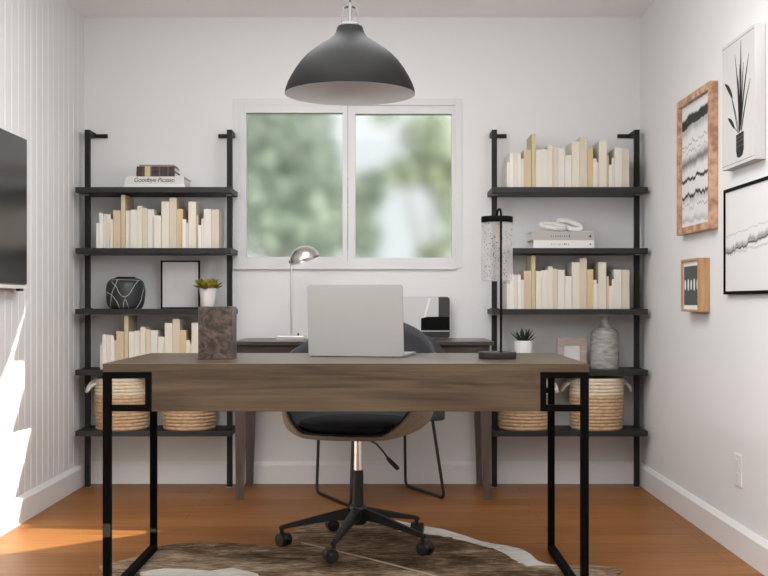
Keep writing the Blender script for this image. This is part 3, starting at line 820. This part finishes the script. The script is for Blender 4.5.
ragged([(140,573),(165,569.5),(190,570.5),(210,572),(232,569),(258,575)], [(139,576),(160,592),(200,600),(240,592),(259,578)], 'white_patch', 5)
a = Vector(ground(301,543.5)); c = Vector(ground(450,581)); nrm = Vector((-(c-a).y, (c-a).x)).normalized()*.006
mid = (a+c)/2 + Vector((.0,.012))
b = MB(); b.prism([tuple(a+nrm*.6), tuple(mid+nrm), tuple(c+nrm), tuple(c-nrm), tuple(mid-nrm), tuple(a-nrm*.6)], RZ-.0005, RZ+.0015); obj('seam', b, 'seam', rug)

# ------------------------------------------------------------------ swivel chair
CH = (-.105, 4.355, 0)
chair = thing('swivel_chair', 'swivel tub chair with charcoal shell and black five-wheel base behind the desk', 'chair', CH)
def shell_pt(ph, t, off):
    # ph: 0 front .. pi back ; t: 0 bottom .. 1 rim
    c, s = math.cos(ph), math.sin(ph)
    back = .5-.5*c
    rim = .454 + .300*(max(0, math.sin(min(math.pi/2, max(0, (back-.06)/.55*math.pi/2))))**1.3) + .135*max(0, (back-.55)/.45)**1.4
    Rx, Ry = .306, (.265 if c > 0 else .285)
    flare = .90 + .10*t
    a = t*math.pi/2
    s_ = math.sin(min(1, t*1.9)*math.pi/2)**.9
    zz = 0.440 + (rim-0.440)*(max(0, (t-.16)/.84)**1.5)
    r = s_*(flare) 
    x = (Rx-off)*r*s; y = -(Ry-off)*r*c
    nb = .045*max(0, t-.3)*max(0, -c)      # back leans away
    return Vector((x, y+nb, zz + off*(1-t*.9)))
def shell(off, t1=1.0, drop=0):
    bm2 = bmesh.new(); NP, NT = 72, 20; rows = []
    cen = bm2.verts.new(shell_pt(0, 0, off))
    for j in range(1, NT+1):
        rows.append([bm2.verts.new(shell_pt(2*math.pi*i/NP, j/NT*t1*(1-drop*max(0, .35-math.cos(2*math.pi*i/NP))), off)) for i in range(NP)])
    for i in range(NP): bm2.faces.new((cen, rows[0][(i+1)%NP], rows[0][i]))
    for A, B in zip(rows, rows[1:]):
        for i in range(NP): bm2.faces.new((A[i], A[(i+1)%NP], B[(i+1)%NP], B[i]))
    bmesh.ops.recalc_face_normals(bm2, faces=bm2.faces)
    b = MB(); b.join(bm2); b.smooth = True; return b
ROT = Matrix.Rotation(R(-14), 4, 'Z')
def rot(b):
    for v in b.bm.verts: v.co = ROT @ v.co
    return b
o = obj('shell', rot(shell(0, 1, .07)), 'taupe', chair, local=True)
md = o.modifiers.new('thickness', 'SOLIDIFY'); md.thickness = .008; md.offset = 0
o = obj('upholstery', rot(shell(.013, .99)), 'charcoal', chair, local=True)
md = o.modifiers.new('thickness', 'SOLIDIFY'); md.thickness = .013; md.offset = 0
b = MB(); b.lathe([(0,.452),(.19,.452),(.222,.462),(.232,.475),(.222,.490),(.18,.500),(0,.503)], (0,0,0), 48)
for v in b.bm.verts: v.co.y = v.co.y*.92 - .012
obj('seat_cushion', rot(b), 'blackseat', chair, local=True)
b = MB(); b.box((-.045,-.045,.418), (.045,.045,.436), .004); obj('seat_plate', b, 'plastic', chair, local=True)
b = MB(); b.cyl((0,0,.27), (0,0,.425), .0155); obj('gas_lift', b, 'chrome', chair, local=True)
b = MB(); b.cyl((0,0,.15), (0,0,.297), .022, .0205); obj('column', b, 'plastic', chair, local=True)
b = MB(); b.tube([(.05,-.04,.415), (.072,-.09,.41), (.10,-.14,.385), (.122,-.155,.355)], .0035, 8); lv = obj('lever', b, 'plastic', chair, local=True)
b = MB(); b.tube([(.113,-.15,.366), (.122,-.155,.356), (.150,-.16,.329), (.155,-.16,.323)], .008, 10, radii=[.006,.0085,.009,.006]); obj('lever_knob', b, 'plastic', lv, local=True)
b = MB(); b.lathe([(0,.088),(.028,.088),(.033,.095),(.035,.150),(.031,.160),(0,.162)], (0,0,0), 32); obj('hub', b, 'plastic', chair, local=True)
for k in range(5):
    a = R(254+72*k); d = Vector((math.cos(a), math.sin(a), 0)); sd = Vector((-d.y, d.x, 0))
    b = MB(); bm2 = bmesh.new(); rings = []
    for r, zt, zb, w in ((.025,.154,.108,.018), (.10,.136,.104,.016), (.22,.104,.083,.0125), (.285,.088,.071,.011), (.305,.080,.068,.009)):
        p = d*r
        rings.append([bm2.verts.new(p + sd*w*q + Vector((0,0,zz))) for q, zz in ((-1,zb),(1,zb),(1,zt-.006),(.55,zt),(-.55,zt),(-1,zt-.006))])
    for A, B in zip(rings, rings[1:]):
        for i in range(6): bm2.faces.new((A[i], A[(i+1)%6], B[(i+1)%6], B[i]))
    bm2.faces.new(rings[0]); bm2.faces.new(rings[-1]); bmesh.ops.recalc_face_normals(bm2, faces=bm2.faces)
    b.join(bm2); leg = obj('base_leg', b, 'plastic', chair, local=True)
    c = d*.296; sw = a + R(35 + 47*k); w = Vector((math.cos(sw), math.sin(sw), 0)); off = w.cross(Vector((0,0,1)))*.012
    rw = .0255; zc = RZ+.001+rw
    b = MB()
    for q in (-1, 1):
        p = c + off + Vector((0,0,zc)); b.cyl(p + w*q*.006, p + w*q*.024, rw, n=24)
    b.cyl(c+off+Vector((0,0,zc))-w*.022, c+off+Vector((0,0,zc))+w*.022, .007)
    b.cyl(c+Vector((0,0,zc+.004)), c+Vector((0,0,.074)), .008)
    hb = []
    b.lathe([(0,rw*1.0),(rw*.75,rw*.78),(rw*1.02,rw*.3),(rw*1.0,.0),(.0,.0)], c+off+Vector((0,0,zc+.002)), 20)
    obj('caster', b, 'plastic', leg, local=True)

# ------------------------------------------------------------------ main desk
DX0, DX1, DY0, DY1, DZ = -.891, .6435, 3.533, 4.267, .7557
desk = thing('work_desk', 'wide greige oak desk with black steel frame legs in the foreground', 'desk', ((DX0+DX1)/2, (DY0+DY1)/2, 0))
b = MB(); b.box((DX0, DY0, DZ-.027), (DX1, DY1, DZ), .0015); obj('desktop', b, 'desk_x', desk)
AZ0, AZ1 = Z(411.5, DY0), DZ-.0272
AX0, AX1 = X(151.6,DY0), X(540.6,DY0)
b = MB(); b.box((AX0, DY0+.0005, AZ0), (AX1, DY0+.022, AZ1), .001); obj('apron', b, 'desk_x', desk)
T = .0245; FZ = RZ+.0012
for s, xo in ((1, DX0), (-1, DX1)):
    b = MB()
    def bx(xa, xb, ya, yb_, za, zb): b.box((min(xo+s*xa, xo+s*xb), ya, za), (max(xo+s*xa, xo+s*xb), yb_, zb), .0012)
    for ya, yb_ in ((DY0, DY0+T), (DY1-T, DY1)):
        bx(0, T, ya, yb_, FZ, AZ1)                     # leg
        bx(T, .154, ya, yb_, AZ1-.019, AZ1)            # top bar
        bx(T, .154, ya, yb_, AZ0, AZ0+.020)            # lower bar
        bx(.134, .154, ya, yb_, AZ0+.0195, AZ1-.0185)  # short upright
    bx(0, T, DY0+T, DY1-T, FZ, FZ+T)                   # floor runner
    bx(0, T, DY0+T, DY1-T, AZ1-.019, AZ1)
    obj('leg_frame', b, 'black', desk)

# laptop
th = R(-12); hx, hy = X(356.0, 3.957), 3.957
lap = thing('laptop', 'open silver laptop seen from behind on the oak desk', 'laptop', (hx, hy, DZ+.0003), th)
W, D = .345, .245
b = MB(); b.prism(rrect(-W/2, W/2, .003, D, .012), .002, .0095, 'Z'); base = obj('base', b, 'silver', lap, local=True)
b = MB(); b.prism(rrect(-.135, .135, .035, .145, .004), .0093, .0100, 'Z'); obj('keyboard', b, 'keys', base, local=True)
b = MB(); b.prism(rrect(-.065, .065, .158, .235, .004), .0093, .0098, 'Z'); obj('trackpad', b, 'nickel', base, local=True)
for q in (.004, D-.02):
    b = MB(); b.box((-.14, q, 0), (.14, q+.006, .0025)); obj('rubber_foot', b, 'plastic', base, local=True)
LM = Matrix.Translation((0, -.001, .003)) @ Matrix.Rotation(R(5), 4, 'X')
b = MB(); b.prism(rrect(-W/2, W/2, 0, .252, .011), -.003, .003, 'Y')
for v in b.bm.verts: v.co = LM @ v.co
lid = obj('lid', b, 'silver', lap, local=True)
b = MB(); b.prism(rrect(-W/2+.006, W/2-.006, .022, .246, .006), .0028, .0036, 'Y')
for v in b.bm.verts: v.co = LM @ v.co
obj('screen', b, 'darkscreen', lid, local=True)
b = MB(); b.cyl((-.13, .006, .0095), (.13, .006, .0095), .0035); obj('hinge', b, 'silver', lap, local=True)

# stone block
ys = 3.784; x0, x1 = X(198,ys), X(232.3,ys); zt = Z(306.6, ys)
b = MB(); b.box((x0, ys, DZ+.0003), (x1, ys+.112, zt), .002)
# shallow round well in the top makes it a stone vase
tag(obj('stone_block', b, 'marble_br', origin=((x0+x1)/2, ys+.056, DZ+.0003)), 'upright dark brown marble block standing on the oak desk', 'stone block')

# seeded glass table lamp
root = thing('table_lamp', 'bronze table lamp with speckled clear glass cylinder shade on oak desk', 'lamp', (X(497.3,3.84), 3.84, DZ))
bx_, by_ = X(497.3,3.84), 3.84
b = MB(); b.lathe([(0,0),(.0635,0),(.0645,.002),(.0645,.0215),(.0625,.024),(0,.024)], (bx_,by_,DZ+.0003), 56); obj('base', b, 'bronze', root)
rx, ry = X(501,3.785), 3.785
sx, sy = X(497,3.855), 3.855
zs0, zs1 = Z(281, sy), Z(222.7, sy)
arc = [(rx, ry, DZ+.02), (rx, ry, 1.16), (rx, ry, 1.245)]
for k in range(1, 9):
    t = math.pi*k/8
    arc.append((rx+(sx-rx)*(1-math.cos(t))/2, ry+(sy-ry)*(1-math.cos(t))/2, 1.245+.022*math.sin(t)))
arc.append((sx, sy, 1.235))
b = MB(); b.tube(arc, .0038, 10); obj('rod', b, 'black', root)
b = MB(); b.lathe([(0,0),(.053,0),(.0545,.002),(.0545,.019),(.053,.021),(0,.021)], (sx,sy,zs1), 48); cap = obj('cap', b, 'black', root)
b = MB(); b.cyl((sx,sy,zs1-.055), (sx,sy,zs1+.002), .0085); obj('socket', b, 'brass', cap)
b = MB(); b.lathe([(0,-.038),(.006,-.034),(.0105,-.02),(.008,-.004),(.006,0)], (sx,sy,zs1-.055), 20); obj('bulb', b, 'seeded', cap)
b = MB(); b.lathe([(.0540,0),(.0540,zs1-zs0)], (sx,sy,zs0), 56); obj('shade', b, 'seeded', root)

# ------------------------------------------------------------------ pendant lamp
yp = 3.9; k = yp/FPX; cx = X(350, yp)
root = thing('pendant_lamp', 'dark grey dome pendant lamp hanging from the ceiling above the desk', 'lamp', (cx, yp, ZC))
pr = [(12.3,25),(13.4,27.5),(14.2,31),(17.0,35),(22.5,39.5),(29,43.5),(36,48.5),(43,54),(49,60.5),(54.5,68),(59,75.5),(62.3,82),(64.4,88),(65.2,92.5)]
ou = [(r*k, Z(y+1.7, yp)) for r, y in pr]
b = MB(); b.lathe([(0, ou[0][1])] + ou, (cx, yp, 0), 72); obj('shade', b, 'pend', root)
inn = [(r-.003, zz-.003) for r, zz in ou[:-1]] + [(ou[-1][0]-.0015, ou[-1][1]-.0005)]
b = MB(); b.lathe([(0, inn[0][1])] + inn + [ou[-1]], (cx, yp, 0), 72); obj('inner_shade', b, 'pend_in', root)
b = MB(); b.lathe([(0,0),(9.6*k,0),(9.6*k,.008),(8.6*k,.012),(0,.012)], (cx,yp,Z(26.9,yp)), 32); obj('collar', b, 'socket', root)
b = MB()
for s in (-1, 1): b.tube(rounded_path([(cx+s*8.6*k, yp, Z(25.7,yp)), (cx+s*7.2*k, yp, Z(8.5,yp)), (cx, yp, Z(6.5,yp))], .008), .0022, 8)
obj('bail', b, 'socket', root)
b = MB(); b.cyl((cx,yp,Z(25.7,yp)), (cx,yp,Z(3,yp)), .0068); obj('socket', b, 'socket', root)
b = MB(); b.tube([(cx-5.5*k,yp,Z(8.2,yp)), (cx-4*k,yp,Z(6.8,yp)), (cx+4*k,yp,Z(6.8,yp)), (cx+5.5*k,yp,Z(8.2,yp))], .0042, 8); obj('cross_bar', b, 'bronze', root)
b = MB(); b.cyl((cx,yp,Z(4,yp)), (cx,yp,ZC-.02), .0028, n=10); obj('cord', b, 'bronze', root)
b = MB(); b.lathe([(0,-.025),(.05,-.025),(.06,-.02),(.062,0),(0,0)], (cx,yp,ZC-.0003), 40); obj('canopy', b, 'pend', root)

# ------------------------------------------------------------------ television on the left wall
TX = XL+.055; TY0, TY1 = 3.65, 4.757; TZ0, TZ1 = 1.020, 1.640
root = thing('television', 'flat black television mounted on the panelled left wall', 'television', (XL, (TY0+TY1)/2, (TZ0+TZ1)/2))
b = MB(); b.box((XL+.004, TY0+.25, TZ0+.12), (XL+.03, TY1-.25, TZ1-.12), .002); obj('wall_mount', b, 'plastic', root)
b = MB(); b.box((XL+.022, TY0, TZ0), (TX-.004, TY1, TZ1), .003); body = obj('casing', b, 'silver', root)
b = MB(); b.box((TX-.005, TY0+.002, TZ0+.006), (TX, TY1-.002, TZ1-.002), .001); obj('screen', b, 'darkscreen', root)
b = MB(); b.box((TX-.024, TY1-.075, TZ0-.024), (TX-.008, TY1-.022, TZ0-.0135), .002); obj('sensor', b, 'plastic', body)
b = MB(); b.box((TX-.03, TY0+.003, TZ0-.014), (TX-.002, TY1-.003, TZ0), .002); obj('bottom_trim', b, 'plate', body)

# ------------------------------------------------------------------ pictures on the right wall
def side_ring(y0, y1, z0_, z1_, w, x0, x1, bev=.0015):
    b = MB()
    b.box((x0, y0, z0_), (x1, y0+w, z1_), bev); b.box((x0, y1-w, z0_), (x1, y1, z1_), bev)
    b.box((x0, y0+w, z1_-w), (x1, y1-w, z1_), bev); b.box((x0, y0+w, z0_), (x1, y1-w, z0_+w), bev)
    return b
XW = XR-.001
# large mottled wood frame
y0, y1, za, zb = 4.485, 4.996, 1.245, 1.837; cz = (za+zb)/2; H = zb-za
root = thing('framed_art', 'black brushstroke art in mottled tan wood frame, largest on right wall', 'framed picture', (XR, (y0+y1)/2, cz), 0, None)
obj('frame', side_ring(y0, y1, za, zb, .030, 1.3007, XW), 'cork', root)
f = lambda v: .5*H - v*H
ART1 = stroke_art('broad ink strokes', (.74,.735,.72,1), [(f(.17),.030,-.05,.05,1.0,.012), (f(.225),.030,-.05,.10,.45,.03), (f(.34),.004,-.05,.12,.7,.004), (f(.40),.004,.02,.16,.6,.004),
    (f(.47),.034,-.05,.06,.75,.03), (f(.595),.010,-.03,.08,1.0,.006), (f(.715),.012,-.03,.09,1.0,.008), (f(.735),.022,-.03,.09,.35,.02), (f(.79),.004,-.03,.14,.8,.004), (f(.895),.020,0,.06,.30,.02), (f(.905),.005,0,.08,.6,.006)])
b = MB(); b.box((XW-.016, y0+.028, za+.028), (XW-.010, y1-.028, zb-.028)); obj('artwork', b, ART1, root)
# potted-plant canvas
y0, y1, za, zb = 3.924, 4.301, 1.452, 1.926
root = thing('canvas_print', 'white canvas with black drawn plant in a vase, top right wall', 'canvas', (XR, (y0+y1)/2, (za+zb)/2))
M['canvas'] = plain('white canvas', (.61,.595,.585,1), .8)
b = MB(); b.box((1.295, y0, za), (XW, y1, zb), .0015); cv = obj('canvas', b, 'canvas', root)
def cp(px, py):   # a point on the canvas front
    S = (px-385)/1.295; return (FPX/S, EYE-(py-302)/S)
def flat(polys, x, name, mat, par, th=.0008):
    b = MB()
    for pl in polys: b.prism(pl, x-th, x+.0003, 'X')
    return obj(name, b, mat, par)
def blade(a, c, w, bow=0):
    a = Vector(a); c = Vector(c); d = c-a; n = Vector((-d.y, d.x)).normalized()
    L, Rr = [], []
    for i in range(9):
        t = i/8; p = a + d*t + n*bow*math.sin(math.pi*t); ww = w*math.sin(math.pi*min(1, .12+.88*t))**.8 if t < 1 else .0004
        L.append(tuple(p+n*ww)); Rr.append(tuple(p-n*ww))
    return L + Rr[::-1]
yc = cp(740,135)[0]
vz = lambda py: EYE-(py-302)/((740-385)/1.295)
pol = []
for (tx, ty), (bx2, by2), w, bow in (((741,40),(740.5,125),.0075,0), ((735,55),(739,130),.0045,.012), ((749,53),(741,128),.006,-.01), ((729,86),(738,133),.003,.006), ((750.5,78),(742,128),.0045,-.008),
        ((738,75),(739.5,132),.008,.004), ((743.5,62),(741,130),.006,-.004), ((746.5,98),(741.5,132),.003,-.006), ((739.5,64),(740,131),.006,.006)):
    pol.append(blade(cp(bx2,by2), cp(tx,ty), w, bow))
flat(pol, 1.295, 'drawn_leaves', 'ink', cv)
flat([blade(cp(732.5,98), cp(724.8,84), .010, .006), blade(cp(734.5,128), cp(728,118.5), .009, .004)], 1.295, 'drawn_side_leaves', 'ink', cv, .0010)
flat([blade(cp(739,133), cp(732,98), .0025, .006), blade(cp(738.5,133), cp(733.5,126), .0022, 0)], 1.295, 'drawn_stems', 'midink', cv, .0006)
w = .043
flat([[(yc+w, vz(133.5)), (yc-w, vz(132.5)), (yc-w, vz(150)), (yc-w*.7, vz(155.5)), (yc, vz(157.5)), (yc+w*.7, vz(156.5)), (yc+w, vz(151))]], 1.295, 'drawn_vase', 'ink', cv)
flat([[(yc+w, vz(q)), (yc-w, vz(q-1)), (yc-w, vz(q-.3)), (yc+w, vz(q+.7))] for q in (137, 141, 146)], 1.295, 'drawn_vase_bands', 'midink', cv, .0011)
flat([[(y0+.008, zb-.012), (y1-.003, zb-.012), (y1-.003, zb-.0135), (y0+.008, zb-.0135)], [(y0+.008, za+.012), (y1-.003, za+.012), (y1-.003, za+.0135), (y0+.008, za+.0135)]], 1.295, 'border_line', 'midink', cv)
# black framed landscape
y0, y1, za, zb = 3.80, 4.355, .979, 1.384; cz = (za+zb)/2
root = thing('framed_art', 'thin black framed pale ink landscape, lower right wall at photo edge', 'framed picture', (XR, (y0+y1)/2, cz))
obj('frame', side_ring(y0, y1, za, zb, .012, 1.315, XW), 'black', root)
ART2 = stroke_art('faint ink horizon', (.73,.725,.72,1), [(.035,.004,-.06,.05,.45,.006), (-.012,.018,-.10,.10,.8,.022), (-.020,.007,-.10,.06,1.0,.006), (-.038,.005,-.05,.06,.6,.008)])
b = MB(); b.box((XW-.013, y0+.011, za+.011), (XW-.008, y1-.011, zb-.011)); obj('artwork', b, ART2, root)
# small deep oak box frame
y0, y1, za, zb = 4.600, 4.865, .909, 1.132; xf = 1.285; cz = (za+zb)/2
root = thing('framed_art', 'small deep oak box frame with white leaf shapes on dark print', 'framed picture', (XR, (y0+y1)/2, cz))
obj('frame', side_ring(y0, y1, za, zb, .010, xf, XW), 'oak_z', root)
b = MB(); b.box((xf+.010, y0+.009, za+.009), (xf+.016, y1-.009, zb-.009)); mt = obj('mat_board', b, 'paper', root)
b = MB(); b.box((xf+.0092, y0+.019, za+.028), (xf+.0105, y1-.019, zb-.030)); pr_ = obj('dark_print', b, 'matgrey', root)
fe = []
for i in range(5):
    yc = y0+.040 + i*(y1-y0-.080)/4; hgt = .026 if i % 2 else .022
    fe.append([(yc+.011*math.cos(R(a))*(1 if a % 180 else 1), cz+.002+hgt*math.sin(R(a))) for a in range(0, 360, 24)])
flat(fe, xf+.0092, 'white_leaf_shapes', 'paper', pr_, .0006)
# wall plate
yo = 4.226; zo = .316
root = thing('wall_outlet', 'white blank-looking socket plate low on the right wall', 'outlet', (XR, yo, zo))
b = MB(); b.box((XR-.006, yo-.042, zo-.060), (XR-.0003, yo+.042, zo+.060), .002); pl = obj('plate', b, 'plate', root)
for q in (-1, 1):
    b = MB(); b.box((XR-.0075, yo-.018, zo+q*.026-.016), (XR-.0055, yo+.018, zo+q*.026+.016), .001); obj('socket', b, 'plate', pl)

# ------------------------------------------------------------------ light
sc = bpy.context.scene
w = bpy.data.worlds.new('sky'); sc.world = w; w.use_nodes = True
bg = w.node_tree.nodes['Background']; bg.inputs['Color'].default_value = (.93, .97, 1.0, 1); bg.inputs['Strength'].default_value = .95
def lamp(name, kind, loc, direction, **kw):
    l = bpy.data.lights.new(name, kind)
    for k_, v_ in kw.items(): setattr(l, k_, v_)
    o = bpy.data.objects.new(name, l); COL.objects.link(o); o.location = loc
    o.rotation_euler = Vector(direction).to_track_quat('-Z', 'Y').to_euler(); return o
lamp('sun', 'SUN', (1.5, -6, 4), SUN, energy=31.0, angle=R(.08), color=(1, .94, .80))
lamp('right_fill_light', 'AREA', (XR-.03, 2.0, 1.85), (-1, .05, .6), energy=74, shape='RECTANGLE', size=3.2, size_y=1.0, color=(.97, .985, 1))  # added fill light, no window is in this wall
lamp('left_fill_light', 'AREA', (XL+.03, 2.0, 1.85), (1, .05, .6), energy=74, shape='RECTANGLE', size=3.2, size_y=1.0, color=(.97, .985, 1))  # matching fill added on the left, also without a window
lamp('overhead_fill_light', 'AREA', (-.2, 3.2, 2.42), (0, .0, -1), energy=50, shape='RECTANGLE', size=1.1, size_y=3.2, color=(.97, .985, 1))  # unseen overhead fill, added to brighten the room; no fixture here

# ------------------------------------------------------------------ camera
cam = bpy.data.cameras.new('camera'); co = bpy.data.objects.new('camera', cam); COL.objects.link(co)
co.location = (0, 0, EYE); co.rotation_euler = (R(90), 0, 0)
cam.sensor_width = 36; cam.lens = 36*FPX/768
cam.shift_x = -1/768; cam.shift_y = 14/768
cam.clip_start = .05; cam.clip_end = 200
sc.camera = co
sc.view_settings.view_transform = 'Standard'; sc.view_settings.look = 'None'
sc.view_settings.exposure = 0; sc.view_settings.gamma = 1; sc.view_settings.use_curve_mapping = False
